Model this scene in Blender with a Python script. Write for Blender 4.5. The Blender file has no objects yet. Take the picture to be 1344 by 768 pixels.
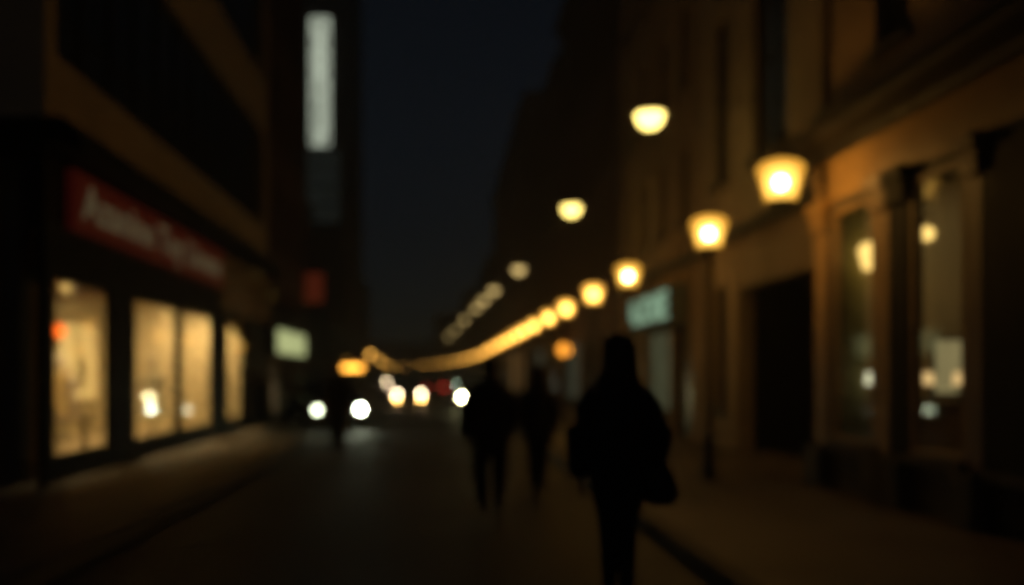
import bpy, bmesh, math, random
from mathutils import Vector, Matrix
random.seed(7)
S = bpy.context.scene
C = S.collection
PI = math.pi

# ---------------------------------------------------------------- materials
def nodes_mat(name):
    m = bpy.data.materials.new(name); m.use_nodes = True
    return m, m.node_tree.nodes, m.node_tree.links

def surf(name, col, rough=.8, var=.25, scale=3.0, bump=.15, metal=0.0, spec=.4, col2=None, brick=None, fine=40.0, coat=0.0):
    m, N, L = nodes_mat(name)
    b = N['Principled BSDF']
    tc = N.new('ShaderNodeTexCoord')
    n1 = N.new('ShaderNodeTexNoise'); n1.inputs['Scale'].default_value = scale; n1.inputs['Detail'].default_value = 6
    n2 = N.new('ShaderNodeTexNoise'); n2.inputs['Scale'].default_value = fine; n2.inputs['Detail'].default_value = 4
    L.new(tc.outputs['Object'], n1.inputs['Vector']); L.new(tc.outputs['Object'], n2.inputs['Vector'])
    mx = N.new('ShaderNodeMix'); mx.data_type = 'RGBA'
    c2 = col2 or tuple(c * (1 - var) for c in col)
    mx.inputs[6].default_value = (*col, 1); mx.inputs[7].default_value = (*c2, 1)
    rr = N.new('ShaderNodeMapRange'); rr.inputs[1].default_value = .35; rr.inputs[2].default_value = .65
    L.new(n1.outputs['Fac'], rr.inputs[0]); L.new(rr.outputs[0], mx.inputs[0])
    out = mx.outputs[2]
    bp = N.new('ShaderNodeBump'); bp.inputs['Strength'].default_value = bump; bp.inputs['Distance'].default_value = .01
    L.new(n2.outputs['Fac'], bp.inputs['Height'])
    nrm = bp.outputs['Normal']
    if brick:
        # brick = (width, height, mortar, swizzle)
        sep = N.new('ShaderNodeSeparateXYZ'); cmb = N.new('ShaderNodeCombineXYZ')
        L.new(tc.outputs['Object'], sep.inputs[0])
        a, c = brick[3]
        L.new(sep.outputs[a], cmb.inputs[0]); L.new(sep.outputs[c], cmb.inputs[1])
        br = N.new('ShaderNodeTexBrick'); br.inputs['Scale'].default_value = 1
        br.inputs['Brick Width'].default_value = brick[0]; br.inputs['Row Height'].default_value = brick[1]
        br.inputs['Mortar Size'].default_value = brick[2]
        br.inputs['Color1'].default_value = (1, 1, 1, 1); br.inputs['Color2'].default_value = (.78, .78, .78, 1)
        br.inputs['Mortar'].default_value = (.45, .45, .45, 1)
        L.new(cmb.outputs[0], br.inputs['Vector'])
        mu = N.new('ShaderNodeMix'); mu.data_type = 'RGBA'; mu.blend_type = 'MULTIPLY'; mu.inputs[0].default_value = 1
        L.new(out, mu.inputs[6]); L.new(br.outputs['Color'], mu.inputs[7]); out = mu.outputs[2]
        b2 = N.new('ShaderNodeBump'); b2.inputs['Strength'].default_value = .4; b2.inputs['Distance'].default_value = .008; b2.invert = True
        L.new(br.outputs['Fac'], b2.inputs['Height']); L.new(nrm, b2.inputs['Normal']); nrm = b2.outputs['Normal']
    L.new(out, b.inputs['Base Color']); L.new(nrm, b.inputs['Normal'])
    rg = N.new('ShaderNodeMapRange'); rg.inputs[3].default_value = max(.05, rough - .1); rg.inputs[4].default_value = min(1, rough + .1)
    L.new(n1.outputs['Fac'], rg.inputs[0]); L.new(rg.outputs[0], b.inputs['Roughness'])
    b.inputs['Metallic'].default_value = metal
    b.inputs['Specular IOR Level'].default_value = spec
    b.inputs['Coat Weight'].default_value = coat
    return m

def emit(name, col, strength, sample=True, var=0.0):
    m, N, L = nodes_mat(name)
    N.remove(N['Principled BSDF'])
    e = N.new('ShaderNodeEmission'); e.inputs['Color'].default_value = (*col, 1); e.inputs['Strength'].default_value = strength
    if var:
        tc = N.new('ShaderNodeTexCoord'); n = N.new('ShaderNodeTexNoise'); n.inputs['Scale'].default_value = 1.3
        mr = N.new('ShaderNodeMapRange'); mr.inputs[3].default_value = strength * (1 - var); mr.inputs[4].default_value = strength * (1 + var)
        L.new(tc.outputs['Object'], n.inputs['Vector']); L.new(n.outputs['Fac'], mr.inputs[0]); L.new(mr.outputs[0], e.inputs['Strength'])
    L.new(e.outputs[0], N['Material Output'].inputs['Surface'])
    m.cycles.emission_sampling = 'AUTO' if sample else 'NONE'
    return m

def shade_mat(name, col, strength, clear=.75):
    """frosted glass that glows and lets the bulb inside show through"""
    m, N, L = nodes_mat(name)
    N.remove(N['Principled BSDF'])
    e = N.new('ShaderNodeEmission'); e.inputs['Color'].default_value = (*col, 1); e.inputs['Strength'].default_value = strength
    t = N.new('ShaderNodeBsdfTransparent'); t.inputs[0].default_value = (clear, clear * .97, clear * .9, 1)
    a = N.new('ShaderNodeAddShader')
    L.new(e.outputs[0], a.inputs[0]); L.new(t.outputs[0], a.inputs[1]); L.new(a.outputs[0], N['Material Output'].inputs['Surface'])
    m.cycles.emission_sampling = 'NONE'
    return m

def glass(name, tint=(.9, .93, .9), ior=1.5):
    m, N, L = nodes_mat(name)
    N.remove(N['Principled BSDF'])
    t = N.new('ShaderNodeBsdfTransparent'); t.inputs[0].default_value = (*tint, 1)
    g = N.new('ShaderNodeBsdfGlossy'); g.inputs['Roughness'].default_value = .03
    f = N.new('ShaderNodeFresnel'); f.inputs['IOR'].default_value = ior
    # the pane is one sheet: keep the same reflectance from both of its sides
    ge = N.new('ShaderNodeNewGeometry'); mr = N.new('ShaderNodeMapRange')
    mr.inputs[3].default_value = ior; mr.inputs[4].default_value = 1 / ior
    L.new(ge.outputs['Backfacing'], mr.inputs[0]); L.new(mr.outputs[0], f.inputs['IOR'])
    x = N.new('ShaderNodeMixShader')
    L.new(f.outputs[0], x.inputs[0]); L.new(t.outputs[0], x.inputs[1]); L.new(g.outputs[0], x.inputs[2])
    L.new(x.outputs[0], N['Material Output'].inputs['Surface'])
    return m

M = {}
M['asphalt'] = surf('asphalt', (.066, .054, .044), .62, .5, .45, .5, spec=.32, fine=60)
M['paving'] = surf('paving', (.24, .18, .13), .62, .3, .8, .25, brick=(.6, .4, .012, (0, 1)))
M['kerb'] = surf('kerb_stone', (.12, .10, .08), .7, .25, 2, .2, brick=(9, 1.0, .01, (0, 1)))
M['render_beige'] = surf('beige_render', (.56, .42, .27), .85, .2, .9, .2)
M['render_brown'] = surf('brown_render', (.48, .32, .18), .85, .25, .8, .2)
M['brick_dark'] = surf('dark_red_brick', (.16, .07, .045), .85, .3, 1.2, .2, brick=(.24, .08, .01, (1, 2)))
M['brick_brown'] = surf('brown_brick', (.22, .13, .075), .85, .3, 1.2, .2, brick=(.24, .08, .01, (1, 2)))
M['stone_dark'] = surf('dark_stone', (.10, .085, .065), .7, .3, 1.5, .2)
M['stone_warm'] = surf('ochre_painted_timber', (.55, .33, .12), .55, .2, 2.5, .15)
M['grey_panel'] = surf('grey_panel', (.20, .24, .23), .6, .2, .5, .1)
M['tower'] = surf('tower_concrete', (.12, .12, .11), .85, .3, .3, .2)
M['black_metal'] = surf('black_metal', (.018, .017, .016), .5, .3, 6, .1, metal=.3)
M['black_panel'] = surf('black_panel', (.010, .009, .009), .65, .3, 3, .1, spec=.12)
M['frame_dark'] = surf('dark_window_frame', (.022, .018, .015), .65, .3, 5, .1, spec=.15)
M['pane_dark'] = surf('dark_window_glass', (.014, .020, .022), .3, .3, .6, .02, spec=.6)
M['glass'] = glass('shop_glass', ior=1.22)
M['glass_right'] = glass('shop_glass_green', (.82, .86, .8))
M['red_sign'] = surf('red_sign_board', (.36, .04, .028), .55, .2, 1.5, .05)
M['cream_letters'] = surf('cream_letters', (.62, .56, .38), .5, .1, 3, .05)
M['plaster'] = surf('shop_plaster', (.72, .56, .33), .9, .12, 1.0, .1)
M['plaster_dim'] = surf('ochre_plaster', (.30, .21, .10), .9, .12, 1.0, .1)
M['shop_floor'] = surf('shop_floor', (.38, .26, .15), .45, .25, 1.5, .1)
M['timber'] = surf('timber', (.30, .17, .08), .5, .35, 2, .15)
M['poster'] = surf('poster_paper', (.85, .72, .42), .7, .15, 1.4, .03)
M['poster_mark'] = surf('poster_ink', (.35, .25, .12), .7, .2, 3, .03)
M['mannequin'] = surf('mannequin_shell', (.55, .45, .34), .4, .1, 3, .02)
M['cloth_a'] = surf('cloth_ochre', (.40, .25, .10), .95, .3, 8, .3)
M['cloth_b'] = surf('cloth_brown', (.14, .08, .05), .95, .3, 8, .3)
M['cloth_c'] = surf('cloth_cream', (.55, .46, .3), .95, .2, 8, .3)
M['coat_black'] = surf('black_wool', (.012, .011, .011), .95, .4, 9, .4)
M['coat_grey'] = surf('charcoal_wool', (.016, .015, .015), .95, .4, 9, .4)
M['trousers'] = surf('black_denim', (.011, .011, .013), .9, .4, 9, .3)
M['shoe'] = surf('black_leather', (.012, .010, .009), .5, .3, 9, .1)
M['bag'] = surf('bag_leather', (.012, .010, .009), .6, .3, 6, .2)
M['skin'] = surf('skin', (.30, .17, .11), .6, .1, 8, .05)
M['hair_brown'] = surf('brown_hair', (.05, .022, .014), .7, .4, 30, .4)
M['hair_dark'] = surf('dark_hair', (.014, .010, .008), .7, .4, 30, .4)
M['car_dark'] = surf('car_paint_dark', (.02, .022, .025), .3, .1, 2, 0, spec=.6, coat=.6)
M['car_grey'] = surf('car_paint_grey', (.10, .10, .10), .3, .1, 2, 0, spec=.6, coat=.6)
M['car_blue'] = surf('car_paint_blue', (.03, .05, .08), .3, .1, 2, 0, spec=.6, coat=.6)
M['rubber'] = surf('rubber', (.02, .02, .02), .9, .2, 9, .2)
M['chrome'] = surf('rim_metal', (.45, .45, .45), .3, .1, 4, 0, metal=.9)
M['plate'] = surf('number_plate', (.6, .6, .55), .5, .1, 4, 0)
M['canvas'] = surf('black_canvas', (.015, .015, .015), .9, .3, 4, .2)
M['glass_car'] = surf('car_glass', (.01, .012, .014), .08, .1, 1, 0, spec=.7)
M['curtain'] = surf('pale_curtain', (.62, .58, .36), .95, .15, 4, .2)
# light-giving things
for k_, c_, e_ in (('red_sign', (1, .08, .05), .012), ('cream_letters', (1, .86, .48), .045)):
    q_ = M[k_].node_tree.nodes['Principled BSDF']; q_.inputs['Emission Color'].default_value = (*c_, 1); q_.inputs['Emission Strength'].default_value = e_
    M[k_].cycles.emission_sampling = 'NONE'
LC = (1, .60, .20)
M['bulb'] = emit('lantern_bulb', (1, .52, .14), 110)
M['bulb_old'] = emit('aged_bulb', (1, .43, .075), 22)  # distance-tuned glow put into the bulbs of the farthest lanterns
M['shade_old'] = shade_mat('aged_shade', (1, .44, .05), .7, .62)  # shade glow of the farthest lanterns, likewise set by distance
M['bulb_far'] = emit('opal_bulb', (1, .45, .085), 20)
M['shade'] = shade_mat('lantern_shade', (1, .47, .055), .62, .62)
M['shade_far'] = shade_mat('far_lantern_shade', (1, .47, .07), 1.0, .62)
M['diffuser'] = shade_mat('lantern_diffuser', (1, .60, .13), 1.2, .85)
M['dome'] = emit('dome_glass', (1, .74, .19), 5)
M['dome_old'] = emit('dome_glass_weak', (1, .70, .25), 1.5)  # weaker glow set for the domes farther off
M['head_white'] = emit('headlamp_white', (.92, 1, .72), 80)
M['head_pale'] = emit('headlamp_pale', (.92, 1, .66), 12)
M['head_green'] = emit('headlamp_cool', (.68, .86, .68), 40)
M['head_cream'] = emit('headlamp_cream', (1, .76, .48), 34)
M['head_yellow'] = emit('headlamp_yellow', (1, .92, .45), 150)
M['head_faint'] = emit('headlamp_faint', (1, .72, .45), 45)
M['fog'] = emit('fog_lamp_amber', (1, .55, .12), 60)
M['tail'] = emit('tail_lamp_red', (1, .05, .03), 2.5)
M['tail_off'] = surf('tail_lamp_unlit', (.25, .01, .01), .3, .1, 3, 0)
M['amber_globe'] = emit('amber_globe', (1, .34, .03), 3.2)
M['red_globe'] = emit('red_orange_globe', (1, .13, .012), 2.6)
M['ochre_globe'] = emit('ochre_globe', (1, .60, .16), .95)
M['spot'] = emit('shop_spot', (1, .76, .36), 600)
M['spot_dim'] = emit('shop_spot_dim', (1, .80, .45), 18)  # for the unseen lamps added in the near right shop
M['tower_sign'] = emit('tower_sign_face', (.82, .92, .72), .74, var=.12)
M['tower_letter'] = surf('tower_sign_letter', (.08, .12, .13), .6, .1, 3, 0)
M['stair_glow'] = emit('stair_glazing', (.70, .85, .75), .010, False, var=.4)  # faint glow put into the tower's grey lower panel
M['sign_green'] = emit('green_letters', (.52, .82, .54), .48)
M['sign_lime'] = emit('lime_sign', (.74, .80, .36), .62, var=.2)
M['sign_red_dim'] = emit('dim_red_sign', (1, .16, .06), .05, var=.2)
M['kiosk_strip'] = emit('kiosk_light_strip', (1, .40, .045), 9)
M['lit_curtain'] = emit('lit_window_pale', (.75, .78, .5), .05, False, var=.5)
M['lit_warm'] = emit('lit_window_warm', (1, .52, .16), .16, False, var=.5)
M['lit_door'] = emit('lit_window_dim_green', (.78, .80, .42), .07, False, var=.5)
M['pendant'] = emit('pendant_shade', (1, .62, .18), 2.2)  # glow of the lantern reflections in the near right glass
M['table_lamp'] = emit('table_lamp_shade', (1, .62, .26), 1.1)
M['table_lamp_pale'] = emit('table_lamp_pale', (.95, .88, .6), 1.3)
M['lit_picture'] = emit('backlit_picture', (1, .78, .36), .28, var=.5)

# ---------------------------------------------------------------- helpers
def ident(o, label=None, cat=None, group=None, kind=None):
    if label: o['label'] = label
    if cat: o['category'] = cat
    if group: o['group'] = group
    if kind: o['kind'] = kind
    return o

def thing(name, label, cat, loc=(0, 0, 0), group=None):
    o = bpy.data.objects.new(name, None); C.objects.link(o); o.location = loc
    o.empty_display_size = .2
    return ident(o, label, cat, group)

def origin(o):
    v = Vector((0, 0, 0))
    while o is not None:
        v += Vector(o.location); o = o.parent
    return v

class MB:
    def __init__(s): s.v = []; s.f = []
    def box(s, x0, x1, y0, y1, z0, z1):
        if x0 > x1: x0, x1 = x1, x0
        if y0 > y1: y0, y1 = y1, y0
        b = len(s.v)
        s.v += [(x0, y0, z0), (x1, y0, z0), (x1, y1, z0), (x0, y1, z0), (x0, y0, z1), (x1, y0, z1), (x1, y1, z1), (x0, y1, z1)]
        s.f += [tuple(b + i for i in q) for q in ((0, 3, 2, 1), (4, 5, 6, 7), (0, 1, 5, 4), (1, 2, 6, 5), (2, 3, 7, 6), (3, 0, 4, 7))]
        return s
    def quad(s, a, b, c, d):
        n = len(s.v); s.v += [a, b, c, d]; s.f.append((n, n + 1, n + 2, n + 3)); return s
    def rings(s, rings, cap=True):
        n = len(rings[0]); b = len(s.v)
        for r in rings: s.v += [tuple(p) for p in r]
        for i in range(len(rings) - 1):
            for j in range(n):
                k = (j + 1) % n
                s.f.append((b + i * n + j, b + i * n + k, b + (i + 1) * n + k, b + (i + 1) * n + j))
        if cap:
            s.f.append(tuple(b + j for j in reversed(range(n))))
            s.f.append(tuple(b + (len(rings) - 1) * n + j for j in range(n)))
        return s
    def tube(s, pts, rad, n=10, flat=1.0):
        pts = [Vector(p) for p in pts]
        if not isinstance(rad, (list, tuple)): rad = [rad] * len(pts)
        rr = []
        for i, p in enumerate(pts):
            d = (pts[min(i + 1, len(pts) - 1)] - pts[max(i - 1, 0)]).normalized()
            a = Vector((0, 0, 1)) if abs(d.z) < .9 else Vector((0, 1, 0))
            u = d.cross(a).normalized(); w = u.cross(d).normalized()
            if abs(d.z) >= .9 and w.dot(Vector((0,1,0))) < 0: pass
            rr.append([p + u * math.cos(2 * PI * k / n) * rad[i] + w * math.sin(2 * PI * k / n) * rad[i] * flat for k in range(n)])
        return s.rings(rr)
    def lathe(s, prof, c=(0, 0, 0), n=20, axis='z', cap=True):
        rr = []
        for r, h in prof:
            ring = []
            for k in range(n):
                a = 2 * PI * k / n
                if axis == 'z': p = (c[0] + r * math.cos(a), c[1] + r * math.sin(a), c[2] + h)
                elif axis == 'y': p = (c[0] + r * math.cos(a), c[1] + h, c[2] - r * math.sin(a))
                else: p = (c[0] + h, c[1] + r * math.cos(a), c[2] + r * math.sin(a))
                ring.append(p)
            rr.append(ring)
        return s.rings(rr, cap)
    def ball(s, c, r, sc=(1, 1, 1), n=14, m=8):
        rr = []
        for i in range(m + 1):
            t = PI * i / m; q = max(math.sin(t), .02)
            rr.append([(c[0] + r * sc[0] * q * math.cos(2 * PI * k / n), c[1] + r * sc[1] * q * math.sin(2 * PI * k / n), c[2] - r * sc[2] * math.cos(t)) for k in range(n)])
        return s.rings(rr)
    def build(s, name, mat, parent=None, smooth=False, bevel=0.0):
        o = origin(parent) if parent is not None else Vector((0, 0, 0))
        me = bpy.data.meshes.new(name)
        me.from_pydata([(v[0] - o.x, v[1] - o.y, v[2] - o.z) for v in s.v], [], s.f)
        me.materials.append(M[mat] if isinstance(mat, str) else mat)
        bm = bmesh.new(); bm.from_mesh(me); bmesh.ops.recalc_face_normals(bm, faces=bm.faces)
        if bevel:
            bmesh.ops.bevel(bm, geom=[e for e in bm.edges if e.is_manifold and e.calc_face_angle(0) > .6], offset=bevel, segments=2, affect='EDGES', profile=.6)
        bm.to_mesh(me); bm.free()
        if smooth:
            me.shade_smooth()
            try: me.set_sharp_from_angle(angle=math.radians(40))
            except Exception: pass
        ob = bpy.data.objects.new(name, me); C.objects.link(ob)
        ob.parent = parent
        return ob

def copy_tree(o, parent=None):
    c = o.copy(); C.objects.link(c); c.parent = parent
    for ch in list(o.children): copy_tree(ch, c)
    return c

def text_mesh(name, txt, size, mat, parent, xf, depth=.03, spacing=1.0, align='LEFT', line=1.0, scale_x=1.0, bold=0.0, fit=None):
    """letters as a real extruded mesh; xf places text space (x right, y up, z out) in the world"""
    cu = bpy.data.curves.new('t', 'FONT'); cu.body = txt; cu.size = size; cu.extrude = depth / 2
    cu.space_character = spacing; cu.align_x = align; cu.space_line = line; cu.offset = bold; cu.resolution_u = 3
    t = bpy.data.objects.new('t', cu); C.objects.link(t)
    dg = bpy.context.evaluated_depsgraph_get(); dg.update()
    me = bpy.data.meshes.new_from_object(t.evaluated_get(dg))
    bpy.data.objects.remove(t)
    me.name = name
    if fit:
        xs = [v.co.x for v in me.vertices]; scale_x = fit / (max(xs) - min(xs))
    o = origin(parent)
    me.transform(Matrix.Translation(-o) @ xf @ Matrix.Diagonal((scale_x, 1, 1, 1)))
    me.materials.clear(); me.materials.append(M[mat])
    ob = bpy.data.objects.new(name, me); C.objects.link(ob); ob.parent = parent
    return ob

def wall_slab(mb, u0, u1, z0, z1, holes, P, t=.3):
    """a wall sheet t thick with openings; P(u, z, d) -> point, d = depth behind the face"""
    us = sorted({u0, u1, *[h[0] for h in holes], *[h[1] for h in holes]})
    zs = sorted({z0, z1, *[h[2] for h in holes], *[h[3] for h in holes]})
    us = [u for u in us if u0 <= u <= u1]; zs = [z for z in zs if z0 <= z <= z1]
    def solid(i, j):
        if i < 0 or j < 0 or i >= len(us) - 1 or j >= len(zs) - 1: return False
        a = (us[i] + us[i + 1]) / 2; b = (zs[j] + zs[j + 1]) / 2
        return not any(h[0] < a < h[1] and h[2] < b < h[3] for h in holes)
    for i in range(len(us) - 1):
        for j in range(len(zs) - 1):
            if not solid(i, j): continue
            a, b, c, d = us[i], us[i + 1], zs[j], zs[j + 1]
            mb.quad(P(a, c, 0), P(b, c, 0), P(b, d, 0), P(a, d, 0))
            mb.quad(P(a, c, t), P(a, d, t), P(b, d, t), P(b, c, t))
            if not solid(i - 1, j): mb.quad(P(a, c, 0), P(a, d, 0), P(a, d, t), P(a, c, t))
            if not solid(i + 1, j): mb.quad(P(b, c, 0), P(b, c, t), P(b, d, t), P(b, d, 0))
            if not solid(i, j - 1): mb.quad(P(a, c, 0), P(a, c, t), P(b, c, t), P(b, c, 0))
            if not solid(i, j + 1): mb.quad(P(a, d, 0), P(b, d, 0), P(b, d, t), P(a, d, t))

def pbox(mb, P, u0, u1, z0, z1, d0, d1):
    c = [P(u0, z0, d0), P(u1, z0, d0), P(u1, z0, d1), P(u0, z0, d1), P(u0, z1, d0), P(u1, z1, d0), P(u1, z1, d1), P(u0, z1, d1)]
    b = len(mb.v); mb.v += c
    mb.f += [tuple(b + i for i in q) for q in ((0, 3, 2, 1), (4, 5, 6, 7), (0, 1, 5, 4), (1, 2, 6, 5), (2, 3, 7, 6), (3, 0, 4, 7))]

def window(P, h, parent, frame='frame_dark', pane='pane_dark', mull=(), rails=(), depth=.14, fw=.06, sill=True):
    u0, u1, z0, z1 = h; e = .002
    mb = MB()
    pbox(mb, P, u0 + e, u0 + fw, z0 + e, z1 - e, depth - .04, depth + .03)
    pbox(mb, P, u1 - fw, u1 - e, z0 + e, z1 - e, depth - .04, depth + .03)
    pbox(mb, P, u0 + fw, u1 - fw, z0 + e, z0 + fw, depth - .04, depth + .03)
    pbox(mb, P, u0 + fw, u1 - fw, z1 - fw, z1 - e, depth - .04, depth + .03)
    for m in mull: pbox(mb, P, m - .03, m + .03, z0 + fw, z1 - fw, depth - .035, depth + .028)
    for r in rails: pbox(mb, P, u0 + fw, u1 - fw, r - .025, r + .025, depth - .03, depth + .025)
    w = mb.build('window', frame, parent)
    g = MB(); a_, b_, c_, d_ = u0 + fw * .5, u1 - fw * .5, z0 + fw * .5, z1 - fw * .5
    if str(pane).startswith('glass'): g.quad(P(a_, c_, depth), P(b_, c_, depth), P(b_, d_, depth), P(a_, d_, depth))
    else: pbox(g, P, a_, b_, c_, d_, depth, depth + .01)
    g.build('pane', pane, w)
    if sill:
        s = MB(); pbox(s, P, u0 - .08, u1 + .08, z0 - .09, z0 - .004, -.1, .04)
        s.build('sill', frame if sill is True else sill, w)
    return w

def left_P(X):  return lambda u, z, d: (X - d, u, z)      # faces +X (towards the street)
def right_P(X): return lambda u, z, d: (X + d, u, z)      # faces -X
def front_P(Y): return lambda u, z, d: (u, Y + d, z)      # faces the camera

def block(name, label, X, side, y0, y1, h, deep, wall_mat, holes, win_kw=None, z0=0, extra=None, pane=None, cornice=True, wins=True, group=None):
    """a street block: facade with openings at plane X, closed sides, back and roof"""
    P = left_P(X) if side < 0 else right_P(X)
    b = thing(name, label, 'building', (X, y0, 0), group)
    w = MB(); wall_slab(w, y0, y1, z0, h, [q[:4] for q in holes], P)
    xb = X + side * deep
    w.box(X + side * .302, xb, y0, y0 + .3, z0, h)
    w.box(X + side * .302, xb, y1 - .3, y1, z0, h)
    w.box(xb, xb + side * .3, y0, y1, z0, h)
    wo = w.build('wall', wall_mat, b)
    r = MB(); r.box(X + side * .01, xb, y0 + .01, y1 - .01, h + .002, h + .25); r.build('roof', 'stone_dark', b)
    if cornice:
        c = MB(); pbox(c, P, y0 + .003, y1 - .003, h - .35, h + .1, -.25, -.003); c.build('cornice', 'stone_dark', b)
    if wins:
        for q in holes:
            kw = dict(win_kw or {})
            if len(q) > 4: kw.update(q[4])
            window(P, q[:4], b, **kw)
    return b, P

def grid(y0, y1, n, ww, levels, wh, kw=None):
    step = (y1 - y0) / n; out = []
    for lz in levels:
        for i in range(n):
            c = y0 + (i + .5) * step
            out.append((c - ww / 2, c + ww / 2, lz, lz + wh, dict(mull=(c,), rails=(lz + wh * .68,), **(kw or {}))))
    return out

def bend(y): return -.0007 * max(0, y - 80) ** 2

# ---------------------------------------------------------------- ground, road, pavements
def ribbon(name, mat, xl, xr, ys, z0, z1, label=None):
    mb = MB(); rr = []
    for y in ys:
        a, c = xl(y), xr(y)
        rr.append([(a, y, z0), (c, y, z0), (c, y, z1), (a, y, z1)])
    mb.rings(rr)
    o = mb.build(name, mat)
    return ident(o, kind='structure')
g = MB(); g.box(-700, 700, -300, 1500, -1, -.004)
ident(g.build('ground', 'asphalt'), kind='structure')
YS = [-12, 0, 10, 20, 30, 34, 34.01, 45, 60, 80, 95, 110, 130, 150, 175, 200, 225]
r = MB()
for a, b in zip(YS[:-1], YS[1:]):
    xa = (-20 if a < 0 else -5.2) + bend(a); xb = -5.2 + bend(b)
    r.quad((-9 + bend(a), a, 0), (5.2 + bend(a), a, 0), (5.2 + bend(b), b, 0), (-9 + bend(b), b, 0))
ident(r.build('road', 'asphalt'), kind='structure')
KH = .12
def pave_poly(name, pts, kerb_pts=None):
    """pavement from an outline (counter-clockwise) with its kerb stones along kerb_pts"""
    mb = MB(); n = len(pts)
    mb.v = [(x, y, .003) for x, y in pts] + [(x, y, KH) for x, y in pts]
    mb.f = [tuple(range(n, 2 * n))] + [(i, (i + 1) % n, n + (i + 1) % n, n + i) for i in range(n)]
    ident(mb.build(name, 'paving'), kind='structure')
    if kerb_pts:
        k = MB(); rr = []
        for i, (x, y) in enumerate(kerb_pts):
            a = Vector(kerb_pts[max(i - 1, 0)]); c = Vector(kerb_pts[min(i + 1, len(kerb_pts) - 1)])
            d = (c - a).normalized(); nx, ny = d.y, -d.x
            rr.append([(x - nx * .003, y - ny * .003, .002), (x + nx * .16, y + ny * .16, .002), (x + nx * .15, y + ny * .15, KH + .004), (x - nx * .003, y - ny * .003, KH + .004)])
        k.rings(rr); ident(k.build('kerb', 'kerb'), kind='structure')
lk = [(-3.0, -10), (-3.0, 8), (-3.0, 19.6), (-3.1, 20.5), (-3.5, 21.2), (-4.1, 21.6), (-4.45, 22.2), (-4.5, 24), (-4.5, 40), (-4.6, 60)]
pave_poly('pavement', [(-22, -10)] + lk + [(-8.2, 60), (-8.2, 34), (-22, 34)], lk)
rk = [(2.1, 34), (2.1, 20), (2.1, 8), (2.1, -10)]
pave_poly('pavement', [(6, -10), (6, 34)][::1] + rk[:1] + rk[1:], rk)
rk2 = [(2.75 + bend(y), y) for y in (225, 200, 175, 150, 130, 110, 95, 80, 60, 45, 34.02)]
pave_poly('pavement', [(6, 34.02)] + [(6 + bend(y), y) for y in (60, 80, 95, 110, 130, 150, 175, 200, 225)] + rk2, rk2)

# ---------------------------------------------------------------- LEFT: corner building with the lit shop
XL = -5.0
b1 = thing('corner_building', 'beige corner building with ribbon windows above the lit shopfront and red sign', 'building', (XL, 12, 0))
P = left_P(XL)
shop_h = [(12.25, 14.4, .38, 2.8), (15.5, 20.85, .38, 2.8), (22.2, 24.85, .38, 2.8)]
w = MB()
wall_slab(w, 12, 27.3, 0, 3.3, shop_h, P, .1)
w.build('shopfront_surround', 'black_panel', b1)
fascia = MB(); wall_slab(fascia, 12, 27.3, 3.301, 4.3, [], P); fascia.build('fascia', 'frame_dark', b1)
fb = MB(); pbox(fb, P, 21.5, 27.25, 2.95, 4.25, -.03, -.002); fb.build('fascia_panel', 'render_brown', b1)
cn = MB(); pbox(cn, P, 11.4, 27.3, 4.3, 4.6, -.45, .3); cn.box(-22, XL + .45, 11.4, 11.99, 4.301, 4.599); cn.build('canopy', 'black_panel', b1)
up = MB()
levels = [(5.65, 8.4), (9.8, 12.5), (13.9, 16.4)]
hol = [(12.35, 27.0, a, c) for a, c in levels]
wall_slab(up, 12, 27.3, 4.601, 17.5, hol, P)
up.box(-22, XL - .302, 12, 12.3, 4.601, 17.5); up.box(-22, -21.7, 12.31, 27.3, 0, 17.5); up.box(-21.7, XL - .302, 27.0, 27.3, 0, 17.5)
up.build('upper_wall', 'render_beige', b1)
rf = MB(); rf.box(-22.1, XL + .15, 11.9, 27.35, 17.503, 17.85); rf.build('roof', 'stone_dark', b1)
for q in hol:
    window(P, q, b1, mull=[12.35 + k * 1.22 for k in range(1, 12)], rails=(q[2] + .7,), fw=.07, depth=.18, sill=False)
# camera-facing ground floor: columns and dark glazing
cw = MB(); cw.box(-5.55, -5.302, 11.99, 12.35, .0, 4.3); 
cw.build('corner_pier', 'stone_dark', b1)
for x in (-5.72, -8.6, -11.5, -14.4, -17.3, -20.2):
    cw = MB(); cw.box(x - .16, x + .16, 11.9, 12.3, 0, 4.3); cw.build('column', 'stone_dark', b1)
P12 = front_P(12.02)
for x0, x1 in ((-8.42, -5.9), (-11.32, -8.78), (-14.22, -11.68), (-17.12, -14.58), (-20.0, -17.48)):
    window(P12, (x0, x1, .12, 4.28), b1, mull=((x0 + x1) / 2,), rails=(3.0,), sill=False, fw=.1)
# shop window frames and glass
for q, mu in zip(shop_h, ((), (18.25,), ())):
    window(P, q, b1, frame='black_panel', pane='glass', mull=mu, depth=.045, fw=.07, sill=False)
a = MB(); a.box(XL - .1, XL - .02, 18.08, 18.4, .45, 2.73); a.build('mullion', 'black_panel', b1)
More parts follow.
